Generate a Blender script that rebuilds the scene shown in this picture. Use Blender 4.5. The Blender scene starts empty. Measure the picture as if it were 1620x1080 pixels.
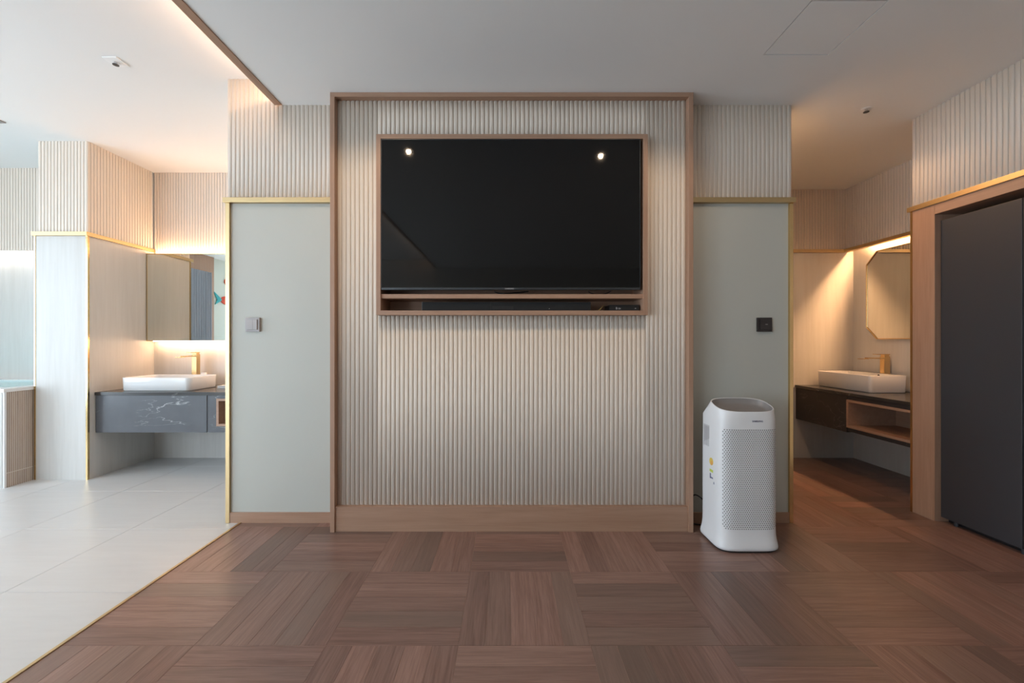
import bpy, bmesh, math, random
from mathutils import Vector, Matrix
random.seed(7)
C = bpy.context.scene.collection
PI = math.pi
scn = bpy.context.scene

# ---------------------------------------------------------------- camera
cam = bpy.data.objects.new('camera', bpy.data.cameras.new('camera'))
C.objects.link(cam)
cam.location = (0, 0, 1.2)
cam.rotation_euler = (PI/2, 0, 0)
cam.data.sensor_width = 36
cam.data.lens = 657/1620*36
cam.data.shift_x = 8/1620
cam.data.clip_start = 0.02
scn.camera = cam
# ---------------------------------------------------------------- world, exposure
w = bpy.data.worlds.new('sky'); scn.world = w; w.use_nodes = True
bg = w.node_tree.nodes['Background']
bg.inputs[0].default_value = (0.73, 0.87, 1.0, 1)
bg.inputs[1].default_value = 10.0
vs = scn.view_settings
vs.view_transform = 'Standard'; vs.look = 'None'; vs.gamma = 1; vs.use_curve_mapping = False
vs.exposure = 0.0

WARM = (1.0, 0.62, 0.37)
STRIP_LEFT_TOP = 11; STRIP_LEFT_UNDER = 11; STRIP_BATH = 9; STRIP_RIGHT = 200; STRIP_COVE = 12
SPOT_W = 18

XL = -6.13          # left outer wall (windows)
YR = -3.6           # wall behind the camera
H1 = 2.767; H2 = 2.94
YB = 4.285

def portal(y0, y1, z0, z1):
    l = bpy.data.lights.new('window_portal', 'AREA'); l.shape = 'RECTANGLE'
    l.size = y1-y0; l.size_y = z1-z0; l.cycles.is_portal = True
    o = bpy.data.objects.new('window_portal', l); C.objects.link(o)
    o.location = (XL-0.06, (y0+y1)/2, (z0+z1)/2)
    o.rotation_euler = Matrix(((0, 0, -1), (1, 0, 0), (0, 1, 0))).to_4x4().to_euler()
    # local -Z points to +X
    o.rotation_euler = Vector((1, 0, 0)).to_track_quat('-Z', 'Z').to_euler()
WIN = [(0.35, 2.30, 0.35, 2.60), (-3.1, -1.0, 0.35, 2.60)]  # second opening is unseen, added to light the television and refrigerator walls
for wn in WIN: portal(*wn)
ADDED_RWIN = (-5.9, -4.3, 0.35, 2.60)      # added unseen window behind the camera, far left; lights column and television wall
l = bpy.data.lights.new('window_portal', 'AREA'); l.shape = 'RECTANGLE'; l.size = 1.6; l.size_y = 2.25; l.cycles.is_portal = True
o = bpy.data.objects.new('window_portal', l); C.objects.link(o); o.location = (-5.1, YR-0.06, 1.475)
o.rotation_euler = Vector((0, 1, 0)).to_track_quat('-Z', 'Z').to_euler()

# ---------------------------------------------------------------- materials
def mat(name, col, rough=0.5, metal=0.0, spec=0.5, emit=None, es=0.0):
    m = bpy.data.materials.new(name); m.use_nodes = True
    b = m.node_tree.nodes['Principled BSDF']
    b.inputs['Base Color'].default_value = (*col, 1)
    b.inputs['Roughness'].default_value = rough
    b.inputs['Metallic'].default_value = metal
    b.inputs['Specular IOR Level'].default_value = spec
    if emit:
        b.inputs['Emission Color'].default_value = (*emit, 1)
        b.inputs['Emission Strength'].default_value = es
    return m
def N(m, t, **kw):
    n = m.node_tree.nodes.new(t)
    for k, v in kw.items(): setattr(n, k, v)
    return n
def L(m, a, b): m.node_tree.links.new(a, b)

def grain(name, c1, c2, c3=None, scale=(1.2, 26, 26), rough=0.45, bump=0.05, rnd=0.0, nscale=1.0, contrast=(0.3, 0.72), spec=0.5):
    """streaky grain; long direction is the local axis with the small scale; rnd varies tone per object"""
    m = mat(name, c1, rough, spec=spec)
    b = m.node_tree.nodes['Principled BSDF']
    tc = N(m, 'ShaderNodeTexCoord'); oi = N(m, 'ShaderNodeObjectInfo')
    mp = N(m, 'ShaderNodeMapping'); mp.inputs['Scale'].default_value = scale
    off = N(m, 'ShaderNodeVectorMath', operation='SCALE'); off.inputs[0].default_value = (37, 91, 53)
    L(m, oi.outputs['Random'], off.inputs['Scale'])
    add = N(m, 'ShaderNodeVectorMath', operation='ADD')
    L(m, tc.outputs['Object'], mp.inputs['Vector']); L(m, mp.outputs[0], add.inputs[0]); L(m, off.outputs[0], add.inputs[1])
    n1 = N(m, 'ShaderNodeTexNoise'); n1.inputs['Scale'].default_value = nscale; n1.inputs['Detail'].default_value = 7
    n1.inputs['Roughness'].default_value = 0.62; n1.inputs['Distortion'].default_value = 0.6
    L(m, add.outputs[0], n1.inputs['Vector'])
    n2 = N(m, 'ShaderNodeTexNoise'); n2.inputs['Scale'].default_value = nscale*4.5; n2.inputs['Detail'].default_value = 4
    L(m, add.outputs[0], n2.inputs['Vector'])
    mx = N(m, 'ShaderNodeMath', operation='MULTIPLY_ADD'); mx.inputs[1].default_value = 0.35
    L(m, n2.outputs[0], mx.inputs[0])
    sc = N(m, 'ShaderNodeMath', operation='MULTIPLY'); sc.inputs[1].default_value = 0.68
    L(m, n1.outputs[0], sc.inputs[0]); L(m, sc.outputs[0], mx.inputs[2])
    cr = N(m, 'ShaderNodeValToRGB'); e = cr.color_ramp.elements
    e[0].position = contrast[0]; e[0].color = (*c1, 1); e[1].position = contrast[1]; e[1].color = (*c2, 1)
    L(m, mx.outputs[0], cr.inputs[0])
    out = cr.outputs[0]
    if c3:
        mm = N(m, 'ShaderNodeMix', data_type='RGBA'); mm.inputs[7].default_value = (*c3, 1)
        r2 = N(m, 'ShaderNodeMath', operation='POWER'); r2.inputs[1].default_value = 2.0
        L(m, oi.outputs['Random'], r2.inputs[0])
        r3 = N(m, 'ShaderNodeMath', operation='MULTIPLY'); r3.inputs[1].default_value = 0.7
        L(m, r2.outputs[0], r3.inputs[0]); L(m, r3.outputs[0], mm.inputs[0]); L(m, out, mm.inputs[6])
        out = mm.outputs[2]
    if rnd:
        hs = N(m, 'ShaderNodeHueSaturation')
        v = N(m, 'ShaderNodeMapRange'); v.inputs[3].default_value = 1-rnd; v.inputs[4].default_value = 1+rnd
        fr = N(m, 'ShaderNodeMath', operation='FRACT'); mu = N(m, 'ShaderNodeMath', operation='MULTIPLY'); mu.inputs[1].default_value = 13.7
        L(m, oi.outputs['Random'], mu.inputs[0]); L(m, mu.outputs[0], fr.inputs[0]); L(m, fr.outputs[0], v.inputs[0])
        L(m, v.outputs[0], hs.inputs['Value']); L(m, out, hs.inputs['Color']); out = hs.outputs[0]
    L(m, out, b.inputs['Base Color'])
    bp = N(m, 'ShaderNodeBump'); bp.inputs['Strength'].default_value = bump; bp.inputs['Distance'].default_value = 0.004
    L(m, mx.outputs[0], bp.inputs['Height']); L(m, bp.outputs[0], b.inputs['Normal'])
    return m

def marble(name, base, vein, mid, rough=0.25):
    m = mat(name, base, rough); b = m.node_tree.nodes['Principled BSDF']
    tc = N(m, 'ShaderNodeTexCoord')
    n0 = N(m, 'ShaderNodeTexNoise'); n0.inputs['Scale'].default_value = 2.6; n0.inputs['Detail'].default_value = 6; n0.inputs['Distortion'].default_value = 0.5
    mp = N(m, 'ShaderNodeMapping'); mp.inputs['Rotation'].default_value = (0.5, 0.65, 0.3); mp.inputs['Scale'].default_value = (0.7, 1.5, 2.6)
    L(m, tc.outputs['Object'], mp.inputs['Vector']); L(m, mp.outputs[0], n0.inputs['Vector'])
    s = N(m, 'ShaderNodeMath', operation='SUBTRACT'); s.inputs[1].default_value = 0.5; L(m, n0.outputs[0], s.inputs[0])
    a = N(m, 'ShaderNodeMath', operation='ABSOLUTE'); L(m, s.outputs[0], a.inputs[0])
    r = N(m, 'ShaderNodeMapRange'); r.inputs[1].default_value = 0.0; r.inputs[2].default_value = 0.006; r.inputs[3].default_value = 1; r.inputs[4].default_value = 0
    L(m, a.outputs[0], r.inputs[0])
    n3 = N(m, 'ShaderNodeTexNoise'); n3.inputs['Scale'].default_value = 1.9; L(m, tc.outputs['Object'], n3.inputs['Vector'])
    r3 = N(m, 'ShaderNodeMapRange'); r3.inputs[1].default_value = 0.44; r3.inputs[2].default_value = 0.62
    L(m, n3.outputs[0], r3.inputs[0])
    mu = N(m, 'ShaderNodeMath', operation='MULTIPLY'); L(m, r.outputs[0], mu.inputs[0]); L(m, r3.outputs[0], mu.inputs[1])
    n2 = N(m, 'ShaderNodeTexNoise'); n2.inputs['Scale'].default_value = 7; n2.inputs['Detail'].default_value = 6; L(m, tc.outputs['Object'], n2.inputs['Vector'])
    m1 = N(m, 'ShaderNodeMix', data_type='RGBA'); m1.inputs[6].default_value = (*base, 1); m1.inputs[7].default_value = (*mid, 1); L(m, n2.outputs[0], m1.inputs[0])
    m2 = N(m, 'ShaderNodeMix', data_type='RGBA'); L(m, m1.outputs[2], m2.inputs[6]); m2.inputs[7].default_value = (*vein, 1); L(m, mu.outputs[0], m2.inputs[0])
    L(m, m2.outputs[2], b.inputs['Base Color'])
    return m

def plaster(name, col, rough=0.6, amt=0.04):
    m = mat(name, col, rough); b = m.node_tree.nodes['Principled BSDF']
    n = N(m, 'ShaderNodeTexNoise'); n.inputs['Scale'].default_value = 2.5; n.inputs['Detail'].default_value = 5
    tc = N(m, 'ShaderNodeTexCoord'); L(m, tc.outputs['Object'], n.inputs['Vector'])
    mm = N(m, 'ShaderNodeMix', data_type='RGBA'); mm.inputs[6].default_value = (*[c*(1-amt) for c in col], 1); mm.inputs[7].default_value = (*[min(1, c*(1+amt)) for c in col], 1)
    L(m, n.outputs[0], mm.inputs[0]); L(m, mm.outputs[2], b.inputs['Base Color'])
    return m

M = {}
M['ceiling'] = plaster('ceiling_paint', (0.90, 0.895, 0.88), 0.8, 0.01)
M['flute'] = plaster('cream_paint', (0.78, 0.685, 0.59), 0.5, 0.02)
M['panel'] = plaster('grey_green_wallcover', (0.51, 0.515, 0.47), 0.55, 0.03)
M['stone_v'] = grain('pale_stone', (0.57, 0.545, 0.51), (0.655, 0.635, 0.605), scale=(9, 9, 0.5), rough=0.45, bump=0.0, nscale=1.5)
M['tile'] = grain('white_floor_tile', (0.60, 0.595, 0.585), (0.66, 0.655, 0.645), scale=(1.5, 12, 5), rough=0.33, bump=0.0, nscale=0.8)
M['grout'] = plaster('grout', (0.54, 0.535, 0.52), 0.8)
M['plank'] = grain('walnut_plank', (0.175, 0.090, 0.068), (0.315, 0.186, 0.148), c3=(0.150, 0.106, 0.083), scale=(2.2, 42, 30), rough=0.31, bump=0.08, rnd=0.2, contrast=(0.36, 0.66))
M['seam'] = mat('pale_joint', (0.36, 0.24, 0.19), 0.8)
M['woodx'] = grain('oak_along_x', (0.335, 0.19, 0.122), (0.44, 0.272, 0.185), scale=(1.2, 30, 30), rough=0.5, bump=0.02)
M['woody'] = grain('oak_along_y', (0.335, 0.19, 0.122), (0.44, 0.272, 0.185), scale=(30, 1.2, 30), rough=0.5, bump=0.02)
M['woodz'] = grain('oak_along_z', (0.335, 0.19, 0.122), (0.44, 0.272, 0.185), scale=(30, 30, 1.2), rough=0.5, bump=0.02)
M['gold'] = mat('brushed_gold', (0.62, 0.46, 0.25), 0.36, 1.0)
M['gold_sharp'] = mat('polished_gold', (0.70, 0.49, 0.24), 0.2, 1.0)
M['mirror'] = mat('mirror_glass', (0.80, 0.80, 0.74), 0.0, 1.0)
M['tv'] = mat('tv_glass', (0.005, 0.005, 0.005), 0.04, 0.0, 0.35)
M['black'] = mat('black_plastic', (0.012, 0.012, 0.013), 0.4)
M['blackcloth'] = mat('black_speaker_cloth', (0.008, 0.009, 0.010), 0.8)
M['bezel'] = mat('grey_metal_edge', (0.10, 0.11, 0.12), 0.3, 1.0)
M['silver'] = mat('silver_print', (0.45, 0.45, 0.45), 0.35)
M['ceramic'] = mat('white_ceramic', (0.80, 0.79, 0.78), 0.12)
M['marble'] = marble('grey_marble', (0.072, 0.075, 0.084), (0.45, 0.45, 0.45), (0.115, 0.118, 0.13), 0.3)
M['marble_dark'] = marble('black_marble', (0.030, 0.027, 0.026), (0.42, 0.40, 0.37), (0.05, 0.045, 0.042), 0.22)
M['apron_dark'] = marble('dark_front', (0.028, 0.025, 0.025), (0.12, 0.11, 0.10), (0.036, 0.032, 0.031), 0.6)
M['pl_white'] = mat('white_plastic', (0.84, 0.84, 0.85), 0.32)
M['pl_grey'] = mat('taupe_plastic', (0.27, 0.245, 0.235), 0.38)
M['vent_grey'] = mat('vent_shade', (0.60, 0.59, 0.60), 0.5); M['vent_bar'] = mat('vent_bar', (0.36, 0.35, 0.36), 0.5)
M['hole'] = mat('perforation_dark', (0.20, 0.19, 0.185), 0.6)
M['fridge'] = mat('charcoal_metal', (0.040, 0.041, 0.047), 0.45, 0.0)
M['switch'] = mat('warm_grey_metal', (0.33, 0.295, 0.285), 0.4, 0.1)
M['switch_dark'] = mat('dark_brown_metal', (0.035, 0.028, 0.028), 0.35, 0.2)
M['curtain'] = plaster('blue_grey_fabric', (0.34, 0.36, 0.41), 0.9, 0.1)
M['water'] = mat('pool_water', (0.25, 0.62, 0.66), 0.05)
M['chrome'] = mat('chrome', (0.7, 0.7, 0.7), 0.15, 1.0)
M['rear'] = plaster('rear_wall_paint', (0.62, 0.58, 0.53), 0.7)
M['leftwall'] = plaster('pale_green_wall', (0.62, 0.66, 0.60), 0.6)
def emis(name, col, s):
    m = mat(name, (0.8, 0.8, 0.8), 0.5, emit=col, es=s); return m
M['red'] = mat('red_felt', (0.70, 0.07, 0.03), 0.7); M['teal'] = mat('teal_felt', (0.03, 0.38, 0.42), 0.7); M['white'] = mat('white_paint', (0.8, 0.8, 0.8), 0.5)
M['yellow'] = mat('yellow_print', (0.85, 0.62, 0.12), 0.5); M['lime'] = mat('lime_print', (0.62, 0.72, 0.12), 0.5); M['ink'] = mat('grey_print', (0.16, 0.17, 0.28), 0.5)
M['orange'] = mat('amber_print', (0.85, 0.42, 0.12), 0.5)
M['cable_yellow'] = mat('yellow_cable', (0.42, 0.30, 0.10), 0.5)
M['line'] = mat('shadow_gap', (0.16, 0.155, 0.15), 0.8)

# ---------------------------------------------------------------- mesh helpers
def finish(name, bm, m, parent=None, smooth=False):
    me = bpy.data.meshes.new(name); bm.normal_update(); bm.to_mesh(me); bm.free()
    if smooth:
        for p in me.polygons: p.use_smooth = True
    me.materials.append(M[m] if isinstance(m, str) else m)
    o = bpy.data.objects.new(name, me); C.objects.link(o)
    if parent: o.parent = parent
    return o
def ab(bm, x0, x1, y0, y1, z0, z1, bev=0.0):
    if x0 > x1: x0, x1 = x1, x0
    if y0 > y1: y0, y1 = y1, y0
    if z0 > z1: z0, z1 = z1, z0
    mx = Matrix.Translation(((x0+x1)/2, (y0+y1)/2, (z0+z1)/2)) @ Matrix.Diagonal((x1-x0, y1-y0, z1-z0, 1))
    r = bmesh.ops.create_cube(bm, size=1.0, matrix=mx)
    if bev:
        vsx = set(r['verts']); es = [e for e in bm.edges if e.verts[0] in vsx and e.verts[1] in vsx]
        bmesh.ops.bevel(bm, geom=es, offset=bev, segments=2, affect='EDGES', profile=0.6)
def boxes(name, lst, m, parent=None, bev=0.0):
    bm = bmesh.new()
    for b in lst: ab(bm, *b, bev=bev)
    return finish(name, bm, m, parent)
def box(name, x0, x1, y0, y1, z0, z1, m, parent=None, bev=0.0):
    return boxes(name, [(x0, x1, y0, y1, z0, z1)], m, parent, bev)
def struct(o, label=None):
    o['kind'] = 'structure'
    if label: o['label'] = label
    return o
def thing(name, label, cat, loc=(0, 0, 0), group=None):
    o = bpy.data.objects.new(name, None); C.objects.link(o); o.location = loc
    o.empty_display_size = 0.05
    return tag(o, label, cat, group)
def tag(o, label, cat, group=None):
    o['label'] = label; o['category'] = cat
    if group: o['group'] = group
    return o
def under(parent, *objs):
    """parent world-space objects keeping their place"""
    for o in objs:
        o.parent = parent; o.matrix_parent_inverse = Matrix.Translation(parent.location).inverted()
def rrect(cx, cy, w_, d, r, seg=6):
    pts = []
    for qx, qy, a0 in ((1, 1, 0), (-1, 1, 90), (-1, -1, 180), (1, -1, 270)):
        for i in range(seg+1):
            a = math.radians(a0+90*i/seg)
            pts.append((cx+qx*(w_/2-r)+r*math.cos(a), cy+qy*(d/2-r)+r*math.sin(a)))
    return pts
def loft(bm, rings, cap0=True, cap1=True):
    vr = [[bm.verts.new(p) for p in r] for r in rings]
    for a, b in zip(vr, vr[1:]):
        n = len(a)
        for i in range(n):
            bm.faces.new((a[i], a[(i+1) % n], b[(i+1) % n], b[i]))
    if cap0: bm.faces.new(list(reversed(vr[0])))
    if cap1: bm.faces.new(vr[-1])
    return vr
def cyl(bm, c, r, h, axis='z', seg=20, r2=None):
    r2 = r if r2 is None else r2
    rings = []
    for t, rr in ((0, r), (h, r2)):
        ring = []
        for i in range(seg):
            a = 2*PI*i/seg; u, v = rr*math.cos(a), rr*math.sin(a)
            ring.append({'z': (c[0]+u, c[1]+v, c[2]+t), 'y': (c[0]+u, c[1]+t, c[2]-v), 'x': (c[0]+t, c[1]+u, c[2]+v)}[axis])
        rings.append(ring)
    loft(bm, rings)
def tube(bm, pts, r, seg=8):
    pts = [Vector(p) for p in pts]; rings = []
    for i, p in enumerate(pts):
        t = (pts[min(i+1, len(pts)-1)]-pts[max(i-1, 0)]).normalized()
        u = t.cross(Vector((0, 0, 1)))
        if u.length < 0.05: u = t.cross(Vector((1, 0, 0)))
        u.normalize(); v = t.cross(u)
        rings.append([p+r*(math.cos(2*PI*k/seg)*u+math.sin(2*PI*k/seg)*v) for k in range(seg)])
    loft(bm, rings)
def bez(p0, p1, p2, p3, n=14):
    P = [Vector(p) for p in (p0, p1, p2, p3)]
    return [((1-t)**3)*P[0]+3*t*(1-t)**2*P[1]+3*t*t*(1-t)*P[2]+t**3*P[3] for t in [i/n for i in range(n+1)]]
def text(name, s, size, loc, rot, m, parent, depth=0.0003, align='CENTER', sx=1.0):
    cu = bpy.data.curves.new(name, 'FONT'); cu.body = s; cu.size = size; cu.align_x = align; cu.align_y = 'CENTER'; cu.extrude = depth
    cu.resolution_u = 3; cu.offset = size*0.015
    t = bpy.data.objects.new(name, cu); C.objects.link(t)
    dg = bpy.context.evaluated_depsgraph_get(); me = bpy.data.meshes.new_from_object(t.evaluated_get(dg))
    bpy.data.objects.remove(t)
    me.materials.clear(); me.materials.append(M[m])
    o = bpy.data.objects.new(name, me); C.objects.link(o)
    o.location = loc; o.rotation_euler = rot; o.scale = (sx, 1, 1)
    return o

# fluted cladding -------------------------------------------------
P = 0.0284; FW = 0.0230; FD = 0.0065
def flute_ring(z, n=8):
    pts = []
    for i in range(n+1):
        a = PI*i/n
        pts.append((-FW/2*math.cos(a), -FD*max(0, math.sin(a))**0.42, z))
    return pts
_fm = {}
def flute_mesh(h):
    k = round(h, 4)
    if k not in _fm:
        bm = bmesh.new(); loft(bm, [flute_ring(0), flute_ring(h)])
        me = bpy.data.meshes.new('flute'); bm.to_mesh(me); bm.free(); me.materials.append(M['flute'])
        for p in me.polygons:
            p.use_smooth = abs(p.normal.z) < 0.5 and p.normal.y < 0.5
        _fm[k] = me
    return _fm[k]
def flutes(parent, start, direction, length, z0, z1, single=True, zfun=None, first=0.5):
    """flutes along a horizontal line; direction unit vector, the outward normal is direction rotated -90 deg"""
    dx, dy = direction; ang = math.atan2(dy, dx)
    n = int(length/P + 0.3); p = length/n
    bm = bmesh.new() if not single else None
    for i in range(n):
        s = (i+0.5)*p
        spans = [(z0, z1)] if zfun is None else zfun(s, start[0]+dx*s)
        for a, b in spans:
            loc = (start[0]+dx*s, start[1]+dy*s, a)
            if single:
                o = bpy.data.objects.new('flute', flute_mesh(b-a)); C.objects.link(o)
                o.location = loc; o.rotation_euler = (0, 0, ang); o.parent = parent
            else:
                mt = Matrix.Translation(loc) @ Matrix.Rotation(ang, 4, 'Z')
                loft(bm, [[mt @ Vector(q) for q in flute_ring(0)], [mt @ Vector(q) for q in flute_ring(b-a)]])
    if not single:
        o = finish('fluting', bm, 'flute', parent); o['kind'] = 'stuff'
        return o

# ================================================================= STRUCTURE
# ---------------- floor
floor = struct(boxes('floor', [(-1.765, 3.7, YR, 4.4, -0.12, -0.0012)], 'seam'), 'wood parquet and white tile floor of the room')
fl2 = boxes('grout_bed', [(XL-0.1, -1.765, YR, 4.4, -0.12, -0.0035)], 'grout', floor)
S = 0.522; RY = 0.526; PX0 = 0.33; PY0 = 2.166; NP = 5
def plank_mesh(Lx, Wy):
    bm = bmesh.new(); g = 0.0007
    ab(bm, -Lx/2+g, Lx/2-g, -Wy/2+g, Wy/2-g, -0.0011, 0)
    top = [e for e in bm.edges if e.verts[0].co.z > -1e-4 and e.verts[1].co.z > -1e-4]
    bmesh.ops.bevel(bm, geom=top, offset=0.0004, segments=1, affect='EDGES')
    me = bpy.data.meshes.new('plank'); bm.to_mesh(me); bm.free(); me.materials.append(M['plank']); return me
pm_h = plank_mesh(S, RY/NP); pm_v = plank_mesh(RY, S/NP)
restbm = bmesh.new()
for j in range(-11, 5):
    for i in range(-4, 7):
        x0 = PX0+S*i; y0 = PY0+RY*j      # cell
        if x0 < -1.77: continue
        vert = (i+j) % 2 == 0            # i=-1, j=-1 is vertical
        near = (j in (-2, -1, 0) and x0 < (2.0 if j == -2 else 2.9)) or (j >= 1 and x0 > 1.8 and y0 < 4.2) or (j == 1)
        for k in range(NP):
            if vert: cx, cy, me, rz = x0+S*(k+0.5)/NP, y0+RY/2, pm_v, PI/2
            else: cx, cy, me, rz = x0+S/2, y0+RY*(k+0.5)/NP, pm_h, 0
            if random.random() < 0.5: rz += PI
            if near:
                o = bpy.data.objects.new('plank', me); C.objects.link(o); o.location = (cx, cy, 0); o.rotation_euler = (0, 0, rz); o.parent = floor
            elif j < 1 or x0 > 1.8:
                lx, wy = (S/NP, RY) if vert else (S, RY/NP)
                ab(restbm, cx-lx/2+.0003, cx+lx/2-.0003, cy-wy/2+.0003, cy+wy/2-.0003, -0.0011, 0)
o = finish('parquet', restbm, 'plank', floor); o['kind'] = 'stuff'
# strip of planks right of the tile border is filled by the grid; white tiles
TX = [-1.771, -2.409, -3.085, -3.76, -4.435, -5.11, -5.785, -6.13]
TY = [4.40, 4.00, 3.331, 2.661, 1.990, 1.32, 0.65, -0.02, -0.69, -1.36, -2.03, -2.70, -3.37, YR]
for a in range(len(TX)-1):
    for b in range(len(TY)-1):
        if b > 6: break
        bm = bmesh.new(); g = 0.001
        cx, cy = (TX[a]+TX[a+1])/2, (TY[b]+TY[b+1])/2; hx, hy = (TX[a]-TX[a+1])/2-g, (TY[b]-TY[b+1])/2-g
        ab(bm, -hx, hx, -hy, hy, -0.01, 0)
        top = [e for e in bm.edges if e.verts[0].co.z > -1e-4 and e.verts[1].co.z > -1e-4]
        bmesh.ops.bevel(bm, geom=top, offset=0.001, segments=1, affect='EDGES')
        o = finish('tile', bm, 'tile', floor); o.location = (cx, cy, 0)
bm = bmesh.new()
for a in range(len(TX)-1):
    for b in range(7, len(TY)-1):
        ab(bm, TX[a+1]+.001, TX[a]-.001, TY[b+1]+.001, TY[b]-.001, -0.01, 0)
o = finish('tiling', bm, 'tile', floor); o['kind'] = 'stuff'
struct(box('trim_1', -1.772, -1.757, YR, 2.75, -0.01, 0.004, 'gold'), 'thin brass strip between white tiles and brown parquet')

# ---------------- ceilings
low = struct(boxes('ceiling', [(-1.49, 1.401, YR, 4.4, H1, H1+0.2), (1.401, 1.758, YR, 1.908, H1, H1+0.2), (1.401, 1.758, 2.274, 4.4, H1, H1+0.2), (1.758, 3.7, YR, 4.4, H1, H1+0.2)], 'ceiling'), 'plain white lower ceiling')
M['ceiling_high'] = plaster('raised_ceiling_paint', (0.82, 0.815, 0.80), 0.8, 0.01)
high = struct(boxes('ceiling', [(XL-0.1, -1.40, YR, 4.4, H2, H2+0.1)], 'ceiling_high'), 'plain white raised ceiling on the left')
t2 = struct(box('trim_2', -1.536, -1.488, YR, 2.745, H1-0.006, H1+0.016, 'woody', bev=0.002), 'narrow wooden lip along the step between the two ceilings')
box('cove_lip', -1.536, -1.524, YR, 2.745, H1+0.014, H1+0.045, 'white', t2)
# access hatch
boxes('hatch_backing', [(1.38, 1.78, 1.88, 2.30, H1+0.012, H1+0.03)], 'line', low)
h = tag(box('ceiling_hatch', 1.406, 1.753, 1.914, 2.268, H1+0.0005, H1+0.011, 'ceiling', bev=0.0008), 'square white access hatch set flush in the lower ceiling', 'hatch')

# ---------------- centre (television) wall
FX0, FX1 = -1.1126, 1.172; FT = 0.028; YF = 2.611
NX0, NX1, NZ0, NZ1 = -0.819, 0.8825, 1.366, 2.498     # niche frame, outer
wc = struct(boxes('wall_center', [(FX0+0.01, NX0+0.01, 2.66, 2.85, 0, H1), (NX1-0.01, FX1-0.01, 2.66, 2.85, 0, H1),
                                  (NX0+0.01, NX1-0.01, 2.66, 2.85, 0, NZ0+0.01), (NX0+0.01, NX1-0.01, 2.66, 2.85, NZ1-0.01, H1)], 'flute'),
            'cream vertically fluted wall around the television')
def zf(s, x):
    if NX0-0.004 < x < NX1+0.004: return [(0.150, NZ0+0.004), (NZ1-0.004, H1-FT+0.004)]
    return [(0.150, H1-FT+0.004)]
flutes(wc, (FX0+FT+0.001, 2.66), (1, 0), FX1-FX0-2*FT-0.002, 0, 0, True, zf)
box('side_frame', FX0, FX0+FT, YF, 2.85, 0, H1-FT, 'woodz', wc, 0.0012)
box('side_frame', FX1-FT, FX1, YF, 2.85, 0, H1-FT, 'woodz', wc, 0.0012)
box('top_frame', FX0, FX1, YF, 2.85, H1-FT, H1-0.001, 'woodx', wc, 0.0012)
struct(box('baseboard_center', FX0+FT, FX1-FT, 2.622, 2.66, 0, 0.156, 'woodx', bev=0.0012), 'tall wooden baseboard below the fluted wall')

# ---------------- front walls left and right
Y1 = 2.747; TZ0, TZ1 = 2.115, 2.147
wl = struct(boxes('wall_front_left', [(-1.850, FX0, Y1+0.012, 2.85, 0, TZ0), (-1.852, FX0, Y1+0.012, 2.85, TZ0, H1), (-1.852, -1.49, Y1+0.012, 2.85, H1, H2)], 'panel'),
            'grey-green panelled wall left of the television wall')
boxes('fluting_backing', [(-1.854, FX0, Y1+0.010, 2.80, TZ1-0.01, H1), (-1.854, -1.49, Y1+0.010, 2.80, H1, H2)], 'flute', wl)
flutes(wl, (-1.853, Y1+0.012), (1, 0), FX0+1.853, 0, 0, True, lambda s, x: [(TZ1-0.006, H2 if x < -1.53 else H1)])
struct(box('trim_3', -1.868, FX0-0.001, Y1-0.022, Y1+0.02, TZ0, TZ1, 'gold', bev=0.002), 'horizontal brass trim over the left grey-green panel')
struct(box('trim_4', -1.860, -1.834, Y1-0.004, 2.85, 0, TZ0, 'gold', bev=0.001), 'vertical brass corner trim of the left grey-green panel')
struct(box('baseboard_left', -1.834, FX0-0.001, Y1-0.001, Y1+0.02, 0, 0.068, 'woodx', bev=0.001), 'low wooden baseboard under the left grey-green panel')
wr = struct(boxes('wall_front_right', [(FX1, 1.884, Y1+0.012, 2.85, 0, TZ0), (FX1, 1.886, Y1+0.012, 2.85, TZ0, H1)], 'panel'),
            'grey-green panelled wall right of the television wall')
box('fluting_backing', FX1, 1.888, Y1+0.010, 2.80, TZ1-0.01, H1, 'flute', wr)
flutes(wr, (FX1+0.001, Y1+0.012), (1, 0), 1.887-FX1, TZ1-0.006, H1)
struct(box('trim_5', FX1+0.001, 1.899, Y1-0.022, Y1+0.02, TZ0, TZ1, 'gold', bev=0.002), 'horizontal brass trim over the right grey-green panel')
struct(box('trim_6', 1.868, 1.892, Y1-0.004, 2.85, 0, TZ0, 'gold_sharp', bev=0.001), 'vertical brass corner trim of the right grey-green panel')
struct(box('baseboard_right', FX1+0.001, 1.868, Y1-0.001, Y1+0.02, 0, 0.068, 'woodx', bev=0.001), 'low wooden baseboard behind the air purifier')
struct(boxes('wall_partition_left', [(-1.845, -1.74, 2.85, YB+0.1, 0, H2)], 'stone_v'), 'pale partition beside the left washbasin')
struct(boxes('wall_partition_right', [(1.78, 1.882, 2.85, YB+0.1, 0, H1)], 'stone_v'), 'pale partition beside the right washroom')

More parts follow.
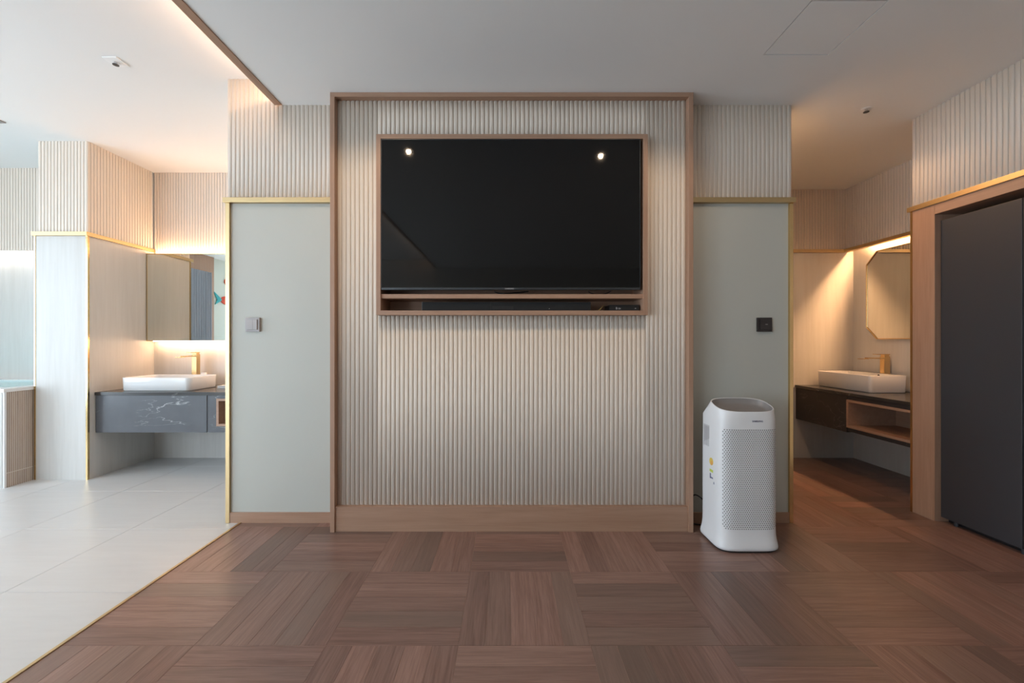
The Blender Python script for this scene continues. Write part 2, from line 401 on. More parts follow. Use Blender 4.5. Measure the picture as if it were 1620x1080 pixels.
# ---------------- left alcove: column, back wall, bath recess
wcol = struct(boxes('wall_column', [(-4.095, -3.640, 3.604, YB+0.1, 0, TZ0), (-4.072, -3.649, 3.612, YB+0.1, TZ0, H2)], 'stone_v'), 'pale stone column with fluted upper part between bath and washbasin')
flutes(wcol, (-4.075, 3.612), (1, 0), 0.43, TZ1-0.006, H2, False)
flutes(wcol, (-3.649, 3.607), (0, 1), 0.66, TZ1-0.006, H2, False)
struct(boxes('trim_7', [(-4.10, -3.622, 3.578, 3.62, TZ0, TZ1), (-3.66, -3.622, 3.62, YB-0.01, TZ0, TZ1)], 'gold'), 'brass trim ring round the stone column')
struct(box('trim_8', -3.652, -3.636, 3.600, 3.618, 0, TZ0, 'gold_sharp'), 'vertical brass corner trim on the right edge of the column')
struct(box('trim_9', -4.100, -4.088, 3.600, 3.612, 0, TZ0, 'gold_sharp'), 'vertical brass corner trim on the left edge of the column')
wb = struct(boxes('wall_back_left', [(-3.64, -1.80, YB, YB+0.1, 0, H2)], 'stone_v'), 'pale stone wall behind the left washbasin with fluted top')
flutes(wb, (-3.638, YB), (1, 0), 1.79, TZ0-0.01, H2, False)
wbb = struct(boxes('wall_back_bath', [(XL, -4.08, 4.30, 4.40, 0, H2), (XL, -4.08, 4.172, 4.20, TZ0, H2)], 'stone_v'), 'pale stone wall above the bath with fluted top')
flutes(wbb, (XL, 4.172), (1, 0), 4.075*0+(-4.10-XL), TZ0, H2, False)

# ---------------- right alcove
wbr = struct(boxes('wall_back_right', [(1.88, 3.62, YB, YB+0.1, 0, H1)], 'stone_v'), 'pale stone back wall of the right washroom with fluted top')
flutes(wbr, (1.90, YB), (1, 0), 1.59, TZ1-0.006, H1, False)
struct(box('trim_10', 1.90, 3.48, YB-0.022, YB+0.01, TZ0, TZ1, 'gold'), 'horizontal brass trim across the back wall of the washroom')
war = struct(boxes('wall_alcove_right', [(3.574, 3.68, 2.93, YB+0.1, 0, H1), (3.49, 3.51, 2.95, YB, TZ0+0.01, H1)], 'stone_v'), 'pale stone side wall of the right washroom with fluted top')
flutes(war, (3.49, YB-0.002), (0, -1), 1.33, TZ1-0.006, H1, False)
struct(box('trim_11', 3.462, 3.512, 2.96, YB-0.02, TZ0, TZ1, 'gold'), 'horizontal brass trim above the washroom mirror')

# ---------------- fridge wall on the right
XF = 2.857
wf = struct(boxes('wall_right', [(XF+0.012, 3.6, YR, 2.935, TZ1-0.01, H1), (XF+0.02, 3.66, YR, 1.72, 0, TZ0), (XF+0.06, 3.60, 2.84, 2.935, 0, TZ0), (3.60, 3.66, 1.7, 2.94, 0, TZ0)], 'flute'), 'cream fluted wall above the dark refrigerator')
flutes(wf, (XF+0.012, 2.938), (0, -1), 3.4, TZ1-0.006, H1)
struct(boxes('trim_12', [(XF-0.012, XF+0.06, YR, 2.955, TZ0, TZ1)], 'gold', bev=0.001), 'horizontal brass trim above the refrigerator')
struct(boxes('trim_13', [(XF-0.002, XF+0.20, 2.925, 2.940, 0, TZ0)], 'gold_sharp'), 'vertical brass edge of the wooden post')
sur = struct(bpy.data.objects.new('trim_14', None), 'wooden surround of the refrigerator'); C.objects.link(sur)
box('post', XF, 3.6, 2.774, 2.925, 0, TZ0, 'woodz', sur, 0.001)
box('header', XF, 3.6, 1.80, 2.773, 2.049, TZ0, 'woody', sur, 0.001)
box('post', XF, 3.6, 1.72, 1.80, 0, TZ0, 'woodz', sur, 0.001)

# ---------------- rest of the room shell
def wall_with_windows():
    zs = (0.35, 2.60); lst = []
    ys = [YR, -3.1, -1.0, 0.35, 2.30, 4.4]
    for a, b, solid in ((YR, -3.1, 1), (-3.1, -1.0, 0), (-1.0, 0.35, 1), (0.35, 2.30, 0), (2.30, 4.4, 1)):
        if solid: lst.append((XL-0.1, XL, a, b, 0, H2))
        else: lst += [(XL-0.1, XL, a, b, 0, zs[0]), (XL-0.1, XL, a, b, zs[1], H2)]
    return lst
struct(boxes('wall_left', wall_with_windows(), 'leftwall'), 'pale wall seen in the mirror, with one window and one added unseen window')
for n, (a, b, c, d) in enumerate(WIN):
    t = 0.05; mid = (a+b)/2
    wn = struct(bpy.data.objects.new('window_%d' % (n+1), None)); C.objects.link(wn)  # the second one frames the added opening
    boxes('window_frame', [(XL-0.09, XL-0.03, a, a+t, c, d), (XL-0.09, XL-0.03, b-t, b, c, d), (XL-0.09, XL-0.03, a+t, b-t, c, c+t), (XL-0.09, XL-0.03, a+t, b-t, d-t, d), (XL-0.09, XL-0.03, mid-t/2, mid+t/2, c+t, d-t)], 'white', wn)
struct(boxes('wall_rear', [(XL-0.1, ADDED_RWIN[0], YR-0.1, YR, 0, H2), (ADDED_RWIN[1], 3.7, YR-0.1, YR, 0, H2), (ADDED_RWIN[0], ADDED_RWIN[1], YR-0.1, YR, 0, 0.35), (ADDED_RWIN[0], ADDED_RWIN[1], YR-0.1, YR, 2.6, H2)], 'rear'), 'wall behind the viewer')
wn = struct(bpy.data.objects.new('window_3', None)); C.objects.link(wn)  # frame of the window added behind the camera for extra daylight
boxes('window_frame', [(a, a+0.05, YR-0.09, YR-0.03, 0.35, 2.6) for a in (-5.9, -5.125, -4.35)]+[(-5.85, -4.35, YR-0.09, YR-0.03, 0.35, 0.4), (-5.85, -4.35, YR-0.09, YR-0.03, 2.55, 2.6)], 'white', wn)
struct(boxes('trim_15', [(XL, XL+0.05, -0.24, -0.10, 0, 2.615), (XL, XL+0.05, -0.24, 2.65, 2.615, H2)], 'woodz'), 'wooden window surround seen in the mirror')

# ================================================================= LIGHT STRIPS
def strip(name, x0, x1, y0, y1, z0, z1, s, label, col=WARM):
    o = box(name, x0, x1, y0, y1, z0, z1, emis(name, col, s)); tag(o, label, 'light'); return o
strip('light_strip', -1.499, -1.491, YR+0.1, 2.73, H1+0.050, H1+0.062, STRIP_COVE*4, 'warm light strip hidden along the edge of the raised ceiling')
strip('light_strip', -3.60, -1.90, 4.235, 4.255, 2.087, 2.093, STRIP_LEFT_TOP*5, 'warm light strip on top of the left mirror cabinet')
strip('light_strip', -3.60, -1.90, 4.225, 4.245, 1.200, 1.2055, STRIP_LEFT_UNDER*4, 'warm light strip under the left mirror cabinet')
strip('light_strip', XL+0.1, -4.12, 4.24, 4.26, 2.20, 2.21, STRIP_BATH*5, 'white light strip in the slot above the bath', (1, 0.93, 0.86))
strip('light_strip', 3.545, 3.572, 2.97, 4.06, 2.178, 2.190, STRIP_RIGHT*1.5, 'warm light strip in the slot above the washroom mirror', (1.0, 0.56, 0.27))
# downlights
def downlight(x, y, label, W=None, col=(1, 0.74, 0.50), z=H1):
    t = thing('downlight', label, 'lamp', (x, y, z), 'ceiling downlights')
    bm = bmesh.new()
    n = 24; rr = []
    for r, z in ((0.045, -0.003), (0.034, -0.003), (0.030, 0.0), (0.026, -0.0005)):
        rr.append([(r*math.cos(2*PI*i/n), r*math.sin(2*PI*i/n), z) for i in range(n)])
    loft(bm, rr, False, False); finish('rim', bm, 'white', t, True)
    bm = bmesh.new(); cyl(bm, (0, 0, -0.0025), 0.018, 0.002, seg=20); finish('lamp_face', bm, emis('lamp_face', (1, 0.82, 0.62), 60), t)
    l = bpy.data.lights.new('downlight_beam', 'SPOT'); l.energy = W or SPOT_W; l.spot_size = math.radians(150); l.spot_blend = 0.35
    l.color = col; l.shadow_soft_size = 0.016
    lo = bpy.data.objects.new('downlight_beam', l); C.objects.link(lo); lo.location = (0, 0, -0.012); lo.parent = t
downlight(-0.806, 1.81, 'round recessed downlight above the left part of the television, seen reflected in it')
downlight(0.787, 1.73, 'round recessed downlight above the right part of the television, seen reflected in it')
downlight(2.04, 3.10, 'added unseen downlight that warms the washroom passage', 34, (1, 0.60, 0.32))  # lamp added out of view to warm the passage and its fluting
downlight(-2.1, 3.45, 'added unseen downlight that brightens the side wall by the left vanity', 22, (1, 0.66, 0.40), H2)  # lamp added behind the front wall to brighten the alcove side wall

# ================================================================= TELEVISION NICHE
nt = thing('television_niche', 'shallow oak-framed wall niche with a low shelf holding the black television', 'niche', (0.03, 2.60, NZ0))
pieces = [box('side_board', NX0, NX0+FT, 2.600, 2.83, NZ0, NZ1, 'woodz', bev=0.001), box('side_board', NX1-FT, NX1, 2.600, 2.83, NZ0, NZ1, 'woodz', bev=0.001),
          box('top_board', NX0+FT, NX1-FT, 2.600, 2.83, NZ1-FT, NZ1, 'woodx', bev=0.001), box('bottom_board', NX0+FT, NX1-FT, 2.600, 2.83, NZ0, NZ0+FT, 'woodx', bev=0.001),
          box('back_board', NX0+FT, NX1-FT, 2.815, 2.83, NZ0+FT, NZ1-FT, 'woodx'), box('shelf', NX0+FT, NX1-FT, 2.612, 2.815, 1.471, 1.498, 'woodx', bev=0.001)]
under(nt, *pieces)
tv = thing('television', 'large flat black wide-screen television in the oak niche', 'television', (0.024, 2.62, 1.525))
TX0, TX1, TZb, TZt = -0.7905, 0.838, 1.524, 2.469
ps = [box('screen', TX0+0.004, TX1-0.004, 2.607, 2.612, TZb+0.014, TZt-0.004, 'tv'),
      boxes('bezel', [(TX0, TX0+0.004, 2.605, 2.625, TZb, TZt), (TX1-0.004, TX1, 2.605, 2.625, TZb, TZt), (TX0, TX1, 2.605, 2.625, TZt-0.004, TZt), (TX0, TX1, 2.605, 2.625, TZb, TZb+0.014)], 'bezel', bev=0.0008),
      boxes('back_casing', [(TX0+0.002, TX1-0.002, 2.612, 2.63, TZb+0.002, TZt-0.002), (TX0+0.2, TX1-0.2, 2.63, 2.70, TZb+0.02, TZt-0.15)], 'black'),
      box('wall_bracket', -0.2, 0.25, 2.70, 2.814, 1.75, 2.2, 'black')]
ps.append(text('logo', 'SAMSUNG', 0.0125, (0.0155, 2.6045, TZb+0.0065), (PI/2, 0, 0), 'silver', tv))
under(tv, *ps)
sb = thing('soundbar', 'long low black soundbar on the niche floor below the television', 'speaker', (0, 2.66, NZ0+FT))
bm = bmesh.new(); ab(bm, -0.542, 0.534, 2.642, 2.72, NZ0+FT, 1.452, 0.004); a = finish('casing', bm, 'black')
b_ = box('front_grille', -0.538, -0.105, 2.640, 2.643, NZ0+FT+0.003, 1.449, 'blackcloth'); b2 = box('front_grille', -0.100, 0.530, 2.640, 2.643, NZ0+FT+0.003, 1.449, 'blackcloth')
bm = bmesh.new(); cyl(bm, (0.269, 2.637, 1.408), 0.0022, 0.004, 'y', 10); c_ = finish('indicator_light', bm, 'silver')
c2 = box('display', -0.095, 0.04, 2.6385, 2.640, 1.405, 1.425, 'black')
under(sb, a, b_, b2, c_, c2)
stb = thing('set_top_box', 'small black set-top box at the right end of the niche floor', 'electronics', (0.75, 2.68, NZ0+FT))
a = box('casing', 0.655, 0.845, 2.650, 2.79, NZ0+FT+0.003, 1.434, 'black', bev=0.003)
b_ = box('foot', 0.68, 0.82, 2.66, 2.78, NZ0+FT, NZ0+FT+0.004, 'black')
c_ = text('printed_mark', 'B tv', 0.020, (0.710, 2.6488, 1.411), (PI/2, 0, 0), 'silver', stb)
c2 = box('indicator_light', 0.816, 0.824, 2.6485, 2.650, 1.409, 1.413, 'silver')
under(stb, a, b_, c_, c2)
bm = bmesh.new(); tube(bm, bez((0.585, 2.652, 1.397), (0.60, 2.65, 1.405), (0.62, 2.655, 1.445), (0.645, 2.74, 1.43)), 0.0022); tag(finish('cable', bm, 'cable_yellow', smooth=True), 'thin yellowish cable looping beside the set-top box', 'cable')
bm = bmesh.new(); tube(bm, bez((0.54, 2.75, 1.53), (0.55, 2.64, 1.49), (0.62, 2.63, 1.49), (0.68, 2.72, 1.53)), 0.003); tag(finish('cable', bm, 'black', smooth=True), 'black cable hanging between television and shelf', 'cable')
bm = bmesh.new(); tube(bm, bez((-0.08, 2.75, 1.53), (-0.06, 2.64, 1.50), (0.0, 2.64, 1.50), (0.14, 2.74, 1.53)), 0.004); tag(finish('cable', bm, 'black', smooth=True), 'black cable behind the middle of the television bottom edge', 'cable')

# ================================================================= AIR PURIFIER
PCX, PCY = 1.386, 2.483
def sup(cx, cy, a, b, n, k=64):
    pts = []
    n0 = n
    for i in range(k):
        t = 2*PI*i/k; c, s = math.cos(t), math.sin(t)
        n = 9 if (s > 0 and n0 > 4) else n0
        pts.append((cx+a*math.copysign(abs(c)**(2/n), c), cy+b*math.copysign(abs(s)**(2/n), s)))
    return pts
def ztop(y):
    if y < 2.525: return 0.800+0.050*(y-2.355)/0.17
    return 0.850-0.085*(y-2.525)/0.085
pu = thing('air_purifier', 'tall white air purifier with perforated front standing on the parquet', 'air purifier', (PCX, PCY, 0))
bm = bmesh.new(); rings = []
for z, a, b in ((0.010, 0.174, 0.130), (0.016, 0.180, 0.136), (0.028, 0.1815, 0.1375), (0.045, 0.179, 0.135), (0.07, 0.1745, 0.130), (0.10, 0.1715, 0.1275), (0.14, 0.1705, 0.1265), (0.45, 0.1705, 0.1265), (0.74, 0.169, 0.1255)):
    rings.append([(x, y, z) for x, y in sup(PCX, PCY, a, b, 4.6)])
def plane(y): return 0.800+0.050*(y-2.355)/0.17
PT = 2.452
rings.append([(x, y, min(0.755+0.0*y, 0.755)) for x, y in sup(PCX, PCY, 0.1685, 0.1255, 4.6)])
for f, dz in ((1.0, -0.006), (0.992, -0.001), (0.975, 0.0), (0.955, -0.002)):
    rings.append([(x, y, plane(y)+dz) for x, y in sup(PCX, PT, 0.1675*f, 0.0965*f, 3.0)])
op = sup(PCX, PT, 0.1675*0.955, 0.0965*0.955, 3.0)
loft(bm, rings, True, False)
body = finish('body', bm, 'pl_white', None, True)
bm = bmesh.new(); rr = []
for f, d in ((1.0, 0.001), (0.985, 0.010), (0.955, 0.028), (0.88, 0.034), (0.5, 0.036), (0.05, 0.036)):
    rr.append([(PCX+(x-PCX)*f, PT+(y-PT)*f, plane(PT+(y-PT)*f)-d-0.0015) for x, y in op])
loft(bm, rr, False, True); bowl = finish('top_recess', bm, 'pl_grey', None, True)
bm = bmesh.new()
rr = [[(x, y, z) for x, y in sup(PCX, PCY, 0.168, 0.124, 4.6)] for z in (0, 0.012)]
loft(bm, rr); foot = finish('base_ring', bm, 'black')
# perforations
bm = bmesh.new(); a_, b_n, nn = 0.1705, 0.1265, 4.6; pz = 0.0122; row = 0; z = 0.135
def surf(x):   # y of front surface at x offset
    return PCY-b_n*(max(0, 1-abs(x/a_)**nn))**(1/nn)
while z < 0.706:
    x = -0.150+(row % 2)*0.0061
    while x < 0.152:
        e = min(0.152-abs(x), 0.03); zz = min(z-0.13, 0.712-z)
        if not (e < 0.012 and zz < 0.012):
            y = surf(x); dydx = (surf(x+0.0005)-surf(x-0.0005))/0.001
            tx = Vector((1, dydx, 0)).normalized(); nrm = Vector((dydx, -1, 0)).normalized(); c = Vector((PCX+x, y, z))+nrm*0.0006
            rad = 0.0036
            bm.faces.new([bm.verts.new(c+rad*(math.cos(PI/3*q)*tx+math.sin(PI/3*q)*Vector((0, 0, 1)))) for q in range(6)])
        x += 0.0122
    row += 1; z += 0.0106
perf = finish('perforated_grille', bm, 'hole'); perf['kind'] = 'stuff'
lg = text('logo', 'SAMSUNG', 0.0135, (PCX+0.036, surf(0.036)-0.0012, 0.747), (PI/2, 0, 0.0), 'ink', pu)
sx_ = PCX-0.1706
vent = boxes('side_vent', [(sx_+0.0005, sx_+0.004, 2.502+0.0095*k, 2.502+0.0095*k+0.004, 0.568, 0.687) for k in range(7)], 'vent_bar')
slot = box('handle_slot', sx_+0.0010, sx_+0.004, 2.496, 2.568, 0.560, 0.695, 'vent_grey')
bm = bmesh.new(); cyl(bm, (sx_-0.0012, 2.47, 0.487), 0.022, 0.002, 'x', 20); st1 = finish('round_sticker', bm, 'yellow')
bm = bmesh.new(); cyl(bm, (sx_-0.0018, 2.463, 0.480), 0.012, 0.002, 'x', 16); st1b = finish('round_sticker', bm, 'orange')
st2 = box('sticker_band', sx_-0.0014, sx_+0.002, 2.450, 2.488, 0.425, 0.440, 'lime')
st3 = boxes('printed_text', [(sx_-0.0014, sx_+0.002, 2.475, 2.486, 0.385, 0.415), (sx_-0.0014, sx_+0.002, 2.452, 2.472, 0.388, 0.396), (sx_-0.0014, sx_+0.002, 2.436, 2.442, 0.362, 0.374)], 'ink')
under(pu, body, bowl, foot, perf, lg, vent, slot, st1, st1b, st2, st3)
bm = bmesh.new(); tube(bm, bez((1.24, 2.63, 0.20), (1.20, 2.69, 0.24), (1.195, 2.70, 0.20), (1.19, 2.715, 0.06))+bez((1.19, 2.715, 0.05), (1.192, 2.715, 0.01), (1.22, 2.71, 0.006), (1.30, 2.70, 0.006))[0:], 0.0045)
tag(finish('power_cord', bm, 'black', smooth=True), 'black power cord behind the air purifier', 'cable')

# ================================================================= REFRIGERATOR
fr = thing('refrigerator', 'tall matte charcoal refrigerator built into the wooden surround', 'refrigerator', (3.2, 2.32, 0))
XD = 2.892
a = box('cabinet', XD+0.06, 3.58, 1.88, 2.77, 0.03, 1.995, 'black')
d1 = box('door', XD, XD+0.055, 2.331, 2.768, 0.033, 2.006, 'fridge', bev=0.003)
d2 = box('door', XD, XD+0.055, 1.885, 2.325, 0.033, 2.006, 'fridge', bev=0.003)
g = boxes('door_edge', [(XD+0.004, XD+0.05, 2.3255, 2.3305, 0.04, 2.0)], 'bezel')
f = []
for y in (2.345, 2.70, 1.95):
    bm = bmesh.new(); cyl(bm, (XD+0.03, y, 0), 0.012, 0.033, seg=14); f.append(finish('foot', bm, 'fridge'))
k = box('kick_plate', XD+0.05, XD+0.07, 1.89, 2.765, 0.0, 0.03, 'black')
under(fr, a, d1, d2, g, k, *f)

# ================================================================= SWITCHES
def switch(x0, x1, z0, z1, m1, m2, label, mark):
    t = thing('light_switch', label, 'switch', ((x0+x1)/2, Y1+0.012, (z0+z1)/2))
    a = box('frame', x0, x1, Y1-0.004, Y1+0.012, z0, z1, m1, bev=0.002)
    b = box('rocker', x0+0.013, x1-0.013, Y1-0.011, Y1-0.004, z0+0.013, z1-0.013, m2, bev=0.0015)
    ls = [a, b]
    if mark: ls.append(box('indicator_light', (x0+x1)/2-0.002, (x0+x1)/2+0.014, Y1-0.012, Y1-0.0105, (z0+z1)/2-0.001, (z0+z1)/2+0.003, 'switch'))
    else: ls.append(box('key_joint', (x0+x1)/2+0.006, (x0+x1)/2+0.0075, Y1-0.0113, Y1-0.0105, z0+0.014, z1-0.014, 'line'))
    under(t, *ls)
switch(-1.729, -1.635, 1.265, 1.358, 'switch', 'switch', 'square warm-grey light switch on the left grey-green wall panel', False)
switch(1.656, 1.752, 1.265, 1.358, 'switch_dark', 'switch_dark', 'square dark brown light switch on the right grey-green wall panel', True)

# ================================================================= CEILING FITTINGS
def sprinkler(x, y, z, label, plate):
    t = thing('sprinkler_head', label, 'sprinkler', (x, y, z))
    bm = bmesh.new()
    if plate: ab(bm, -0.045, 0.045, -0.045, 0.045, -0.006, 0, 0.002)
    else: cyl(bm, (0, 0, -0.003), 0.028, 0.003, seg=20)
    finish('cover_plate', bm, 'ceiling', t)
    bm = bmesh.new(); cyl(bm, (0, 0, -0.02), 0.009, 0.016, seg=12); finish('nozzle', bm, 'chrome', t)
    bm = bmesh.new(); cyl(bm, (0, 0, -0.024), 0.017, 0.003, seg=14); finish('deflector', bm, 'bezel', t)
sprinkler(-2.43, 2.58, H2, 'small sprinkler on a white square plate in the raised ceiling', True)
sprinkler(2.42, 2.797, H1, 'small dark sprinkler in the lower ceiling near the washroom', False)
av = thing('air_vent', 'grey air vent in the raised ceiling at the left edge', 'vent', (-4.6, 3.1, H2))
a = boxes('vent_frame', [(-5.4, -3.98, 2.95, 2.975, H2-0.008, H2), (-5.4, -3.98, 3.275, 3.30, H2-0.008, H2), (-5.4, -5.375, 2.975, 3.275, H2-0.008, H2), (-4.005, -3.98, 2.975, 3.275, H2-0.008, H2)], 'pl_grey')
sl = [box('slat', -5.375, -4.005, 2.98+0.03*k, 2.995+0.03*k, H2-0.006, H2, 'bezel') for k in range(10)]
under(av, a, *sl)

# ================================================================= WASHBASINS
def basin(cx, cy, z0, wx, dy, h, r, label, drain=(0, 0)):
    t = thing('washbasin', label, 'sink', (cx, cy, z0))
    bm = bmesh.new(); rg = []
    for ins, z in ((0.012, 0), (0.006, 0.006), (0.0, h-0.004), (0.001, h-0.001), (0.004, h), (0.010, h), (0.013, h-0.003), (0.020, h-0.05), (0.035, h-0.075), (0.06, h-0.085)):
        rg.append([(x, y, z) for x, y in rrect(0, 0, wx-2*ins, dy-2*ins, max(r-ins, 0.012), 7)])
    loft(bm, rg); finish('bowl', bm, 'ceramic', t, True)
    bm = bmesh.new(); cyl(bm, (drain[0], drain[1], h-0.086), 0.022, 0.004); finish('drain', bm, 'chrome', t)
    return t
LB = basin(-3.175, 3.93, 0.754, 0.63, 0.38, 0.120, 0.05, 'white rectangular vessel basin on grey marble counter at left')
RB = basin(3.305, 3.90, 0.754, 0.33, 0.62, 0.150, 0.03, 'white rectangular vessel basin on black marble counter at right')
bm = bmesh.new(); cyl(bm, (0.148, -0.04, 0.130), 0.011, 0.004, 'x', 14); finish('overflow_hole', bm, 'black', RB)

def faucet(loc, d, ztop_, label):
    """d = unit direction of the spout"""
    t = thing('faucet', label, 'faucet', loc); t.rotation_euler = (0, 0, math.atan2(d[1], d[0]))
    H = ztop_-loc[2]
    bm = bmesh.new(); ab(bm, -0.026, 0.026, -0.024, 0.024, 0.004, H-0.028, 0.002); finish('body', bm, 'gold_sharp', t)
    bm = bmesh.new(); ab(bm, -0.030, 0.030, -0.028, 0.028, 0, 0.005, 0.001); finish('base_plate', bm, 'gold_sharp', t)
    bm = bmesh.new(); ab(bm, 0.024, 0.17, -0.022, 0.022, H-0.050, H-0.046, 0.001)
    ab(bm, 0.024, 0.17, -0.024, -0.021, H-0.050, H-0.040, 0.0008); ab(bm, 0.024, 0.17, 0.021, 0.024, H-0.050, H-0.040, 0.0008)
    ab(bm, 0.17, 0.235, -0.024, 0.024, H-0.054, H-0.048, 0.001); finish('spout', bm, 'gold_sharp', t)
    bm = bmesh.new(); ab(bm, -0.022, 0.022, -0.020, 0.020, H-0.028, H-0.012, 0.001); ab(bm, -0.028, 0.095, -0.022, 0.022, H-0.012, H-0.006, 0.001); finish('lever', bm, 'gold_sharp', t)
    return t
faucet((-3.119, 4.165, 0.754), (0, -1), 1.10, 'gold square faucet behind the left washbasin')
faucet((3.515, 3.862, 0.753), (-1, 0), 1.09, 'gold square faucet behind the right washbasin')

# left vanity
vt = thing('vanity_counter', 'floating grey marble vanity counter in the left alcove', 'counter', (-2.75, 4.0, 0.4))
a = box('countertop', -3.634, -1.848, 3.660, 4.284, 0.724, 0.754, 'marble_dark', bev=0.0015)
b1 = box('front_panel', -3.632, -2.652, 3.668, 3.69, 0.397, 0.724, 'marble')
b2 = boxes('drawer_front', [(-2.650, -2.565, 3.674, 3.69, 0.397, 0.724), (-2.565, -1.85, 3.674, 3.69, 0.695, 0.724), (-2.565, -1.85, 3.674, 3.69, 0.397, 0.452)], 'marble')
b3 = boxes('carcass', [(-3.632, -1.848, 3.69, 4.284, 0.397, 0.43), (-3.632, -3.60, 3.69, 4.284, 0.43, 0.724)], 'marble')
nb = boxes('open_box', [(-2.565, -2.545, 3.664, 4.1, 0.452, 0.695), (-2.0, -1.98, 3.664, 4.1, 0.452, 0.695), (-2.545, -2.0, 3.664, 4.1, 0.675, 0.695), (-2.545, -2.0, 3.664, 4.1, 0.452, 0.472), (-2.545, -2.0, 4.09, 4.1, 0.472, 0.675)], 'woodx')
nb['label'] = 'open oak storage box'
under(vt, a, b1, b2, b3, nb)
# left mirror cabinet
mc = thing('mirror_cabinet', 'wide gold-edged mirror cabinet above the left washbasin', 'mirror', (-2.75, 4.24, 1.2))
a = box('carcass', -3.632, -1.85, 4.198, 4.284, 1.2065, 2.086, 'flute')
mr = box('mirror_door', -3.630, -2.30, 4.190, 4.197, 1.212, 2.080, 'mirror'); mr2 = box('mirror_door', -2.296, -1.852, 4.190, 4.197, 1.212, 2.080, 'mirror')
fm = boxes('gold_edge', [(-3.634, -1.85, 4.186, 4.198, 2.080, 2.087), (-3.634, -1.85, 4.186, 4.198, 1.2055, 1.212), (-3.634, -3.630, 4.186, 4.198, 1.212, 2.080)], 'gold')
under(mc, a, mr, mr2, fm)
# small items
bm = bmesh.new(); rr = []
for r, z in ((0.020, 0), (0.024, 0.004), (0.026, 0.135), (0.023, 0.136), (0.021, 0.01)):
    rr.append([(r*math.cos(2*PI*i/20), r*math.sin(2*PI*i/20), z) for i in range(20)])
loft(bm, rr); cup = finish('tumbler', bm, 'ceramic', None, True); cup.location = (-3.035, 4.157, 0.754); tag(cup, 'small white tumbler beside the gold faucet at left', 'cup')
bm = bmesh.new()
for k in range(3): ab(bm, -0.11, 0.11, -0.06, 0.06, 0.009*k, 0.009*k+0.0085, 0.004)
tw = finish('folded_towel', bm, 'ceramic'); tw.location = (-2.64, 4.0, 0.754); tag(tw, 'small folded white towel right of the left washbasin', 'towel')

# right vanity
vr = thing('vanity_counter', 'floating black marble vanity counter with an open oak box at right', 'counter', (3.27, 3.6, 0.4))
a = box('countertop', 2.970, 3.573, 2.96, 4.284, 0.728, 0.753, 'marble_dark', bev=0.0015)
b1 = box('front_panel', 2.978, 3.0, 3.640, 4.282, 0.405, 0.728, 'apron_dark')
b2 = boxes('box_surround', [(2.982, 3.0, 2.96, 3.640, 0.693, 0.728), (2.985, 3.573, 2.96, 3.640, 0.415, 0.447)], 'apron_dark')
b3 = boxes('carcass', [(3.0, 3.573, 3.64, 4.284, 0.405, 0.43)], 'apron_dark')
nb = boxes('open_box', [(2.974, 3.40, 3.620, 3.640, 0.449, 0.692), (2.974, 3.40, 2.96, 2.98, 0.449, 0.692), (2.974, 3.40, 2.98, 3.620, 0.672, 0.692), (2.974, 3.40, 2.98, 3.620, 0.449, 0.469), (3.39, 3.40, 2.98, 3.620, 0.469, 0.672)], 'woody')
nb['label'] = 'open oak storage box'
under(vr, a, b1, b2, b3, nb)
# octagonal mirror
om = thing('wall_mirror', 'octagonal gold-framed mirror above the right washbasin', 'mirror', (3.56, 3.6, 1.6))
XM = 3.540; ya, yb_, za, zb_, c = 4.095, 3.05, 1.222, 2.068, 0.115
octo = [(ya-c, za), (ya, za+c), (ya, zb_-c), (ya-c, zb_), (yb_+c, zb_), (yb_, zb_-c), (yb_, za+c), (yb_+c, za)]
def inset(pts, d):
    cy = sum(p[0] for p in pts)/8; cz = sum(p[1] for p in pts)/8
    return [(cy+(y-cy)*(1-d/0.5), cz+(z-cz)*(1-d/0.42)) for y, z in pts]
ino = inset(octo, 0.008)
bm = bmesh.new()
R = [[(3.573, y, z) for y, z in octo], [(XM, y, z) for y, z in octo], [(XM, y, z) for y, z in ino], [(XM+0.006, y, z) for y, z in ino]]
loft(bm, R, True, False); fo = finish('frame', bm, 'gold_sharp')
bm = bmesh.new(); loft(bm, [[(3.572, y, z) for y, z in ino], [(XM+0.005, y, z) for y, z in ino]]); mo = finish('glass', bm, 'mirror')
under(om, fo, mo)

# ================================================================= BATH
bt = thing('bathtub', 'built-in bath with white rim and striped stone side at the left edge', 'bathtub', (-5.0, 3.8, 0))
bx0, bx1, by0, by1 = XL+0.002, -4.112, 3.397, 4.299
rim = boxes('rim', [(bx0, bx1+0.008, by0-0.01, by0+0.12, 0.785, 0.812), (bx0, bx1+0.008, by1-0.10, by1, 0.785, 0.812), (bx1-0.12, bx1+0.008, by0+0.12, by1-0.10, 0.785, 0.812), (bx0, bx0+0.12, by0+0.12, by1-0.10, 0.785, 0.812)], 'ceramic')
wt = box('water', bx0+0.12, bx1-0.12, by0+0.12, by1-0.10, 0.60, 0.800, 'water')
wt['label'] = 'pale turquoise bath water'
sh = boxes('tub_wall', [(bx0, bx1-0.02, by0+0.012, by1, 0, 0.60), (bx0, bx1-0.02, by0+0.012, by0+0.12, 0.6, 0.785), (bx1-0.12, bx1-0.02, by0+0.12, 4.28, 0.6, 0.785)], 'grout')
under(bt, rim, wt, sh)
M['slatA'] = grain('brown_stone', (0.34, 0.25, 0.195), (0.50, 0.40, 0.33), scale=(40, 40, 3), rough=0.6, bump=0.0, rnd=0.1)
M['slatB'] = plaster('cream_joint', (0.68, 0.62, 0.56), 0.6)
bk = box('side_backing', bx1-0.02, bx1, by0, 4.29, 0, 0.785, 'slatB'); fs = box('front_panel', bx0, bx1-0.002, by0, by0+0.012, 0, 0.785, 'stone_v')
under(bt, bk, fs)
n = 13; pitch = (3.604-by0-0.012)/n
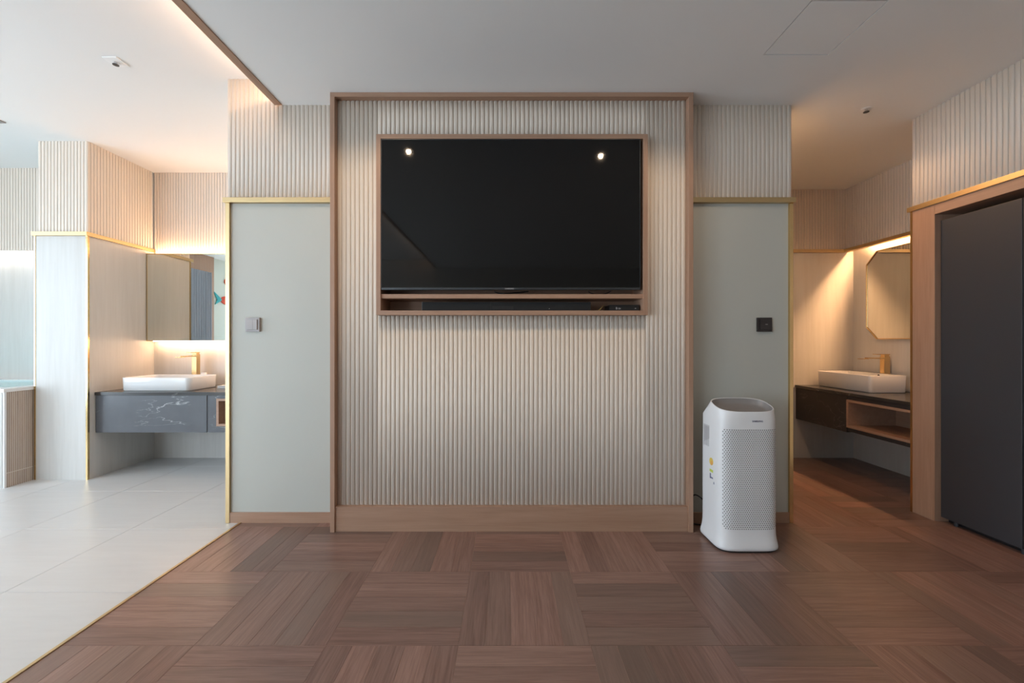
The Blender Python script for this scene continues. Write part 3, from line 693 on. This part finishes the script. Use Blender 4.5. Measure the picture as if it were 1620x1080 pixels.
for k in range(n):
    y = by0+0.012+k*pitch
    for z0, z1 in ((0.0, 0.115), (0.121, 0.783)):
        s_ = box('slat', bx1-0.004, bx1+0.0012, y+0.0025, y+pitch-0.0025, z0, z1, 'slatA'); under(bt, s_)
cn = box('corner_strip', bx1-0.006, bx1+0.004, by0-0.004, by0+0.012, 0, 0.785, 'pl_white'); under(bt, cn)

# ================================================================= THINGS SEEN IN THE LEFT MIRROR
bm = bmesh.new(); n = 60; r0 = []; 
def cw(i): 
    t = i/n; return XL+0.10+0.028*math.sin(t*2*PI*10)+0.008*math.sin(t*31)
front = [(cw(i), -0.08+0.62*i/n) for i in range(n+1)]
ring = [(x, y) for x, y in front]+[(x-0.006, y) for x, y in reversed(front)]
loft(bm, [[(x, y, 0.02) for x, y in ring], [(x, y, 2.60) for x, y in ring]])
tag(finish('curtain', bm, 'curtain', None, True), 'pleated blue-grey curtain, seen reflected in the left mirror', 'curtain')
def fish(y, z, s, flip, label):
    t = thing('fish_ornament', label, 'ornament', (XL+0.012, y, z))
    bm = bmesh.new(); N_ = 24
    out = [(0.16*s*math.cos(2*PI*i/N_), 0.075*s*math.sin(2*PI*i/N_)) for i in range(N_)]
    loft(bm, [[(-0.01, p, q) for p, q in out], [(0.006, p, q) for p, q in out], [(0.014, p*0.7, q*0.7) for p, q in out]]); finish('body', bm, 'red', t)
    bm = bmesh.new(); out = [(0.12*s, 0), (0.34*s, 0.13*s), (0.25*s, 0.0), (0.30*s, -0.09*s)]
    if flip: out = [(-p, q) for p, q in reversed(out)]
    loft(bm, [[(-0.008, p, q) for p, q in out], [(0.008, p, q) for p, q in out]]); finish('tail', bm, 'teal', t)
    bm = bmesh.new(); out = [(0.05*s*math.cos(2*PI*i/12)-0.02*s, 0.035*s*math.sin(2*PI*i/12)) for i in range(12)]
    loft(bm, [[(0.010, p, q) for p, q in out], [(0.018, p, q) for p, q in out]]); finish('side_fin', bm, 'teal', t)
fish(-0.70, 2.09, 1.25, False, 'red and teal fish wall ornament reflected in the left mirror, the lower one')
fish(-0.82, 2.50, 1.3, True, 'red fish wall ornament at the right edge of the left mirror, the upper one')
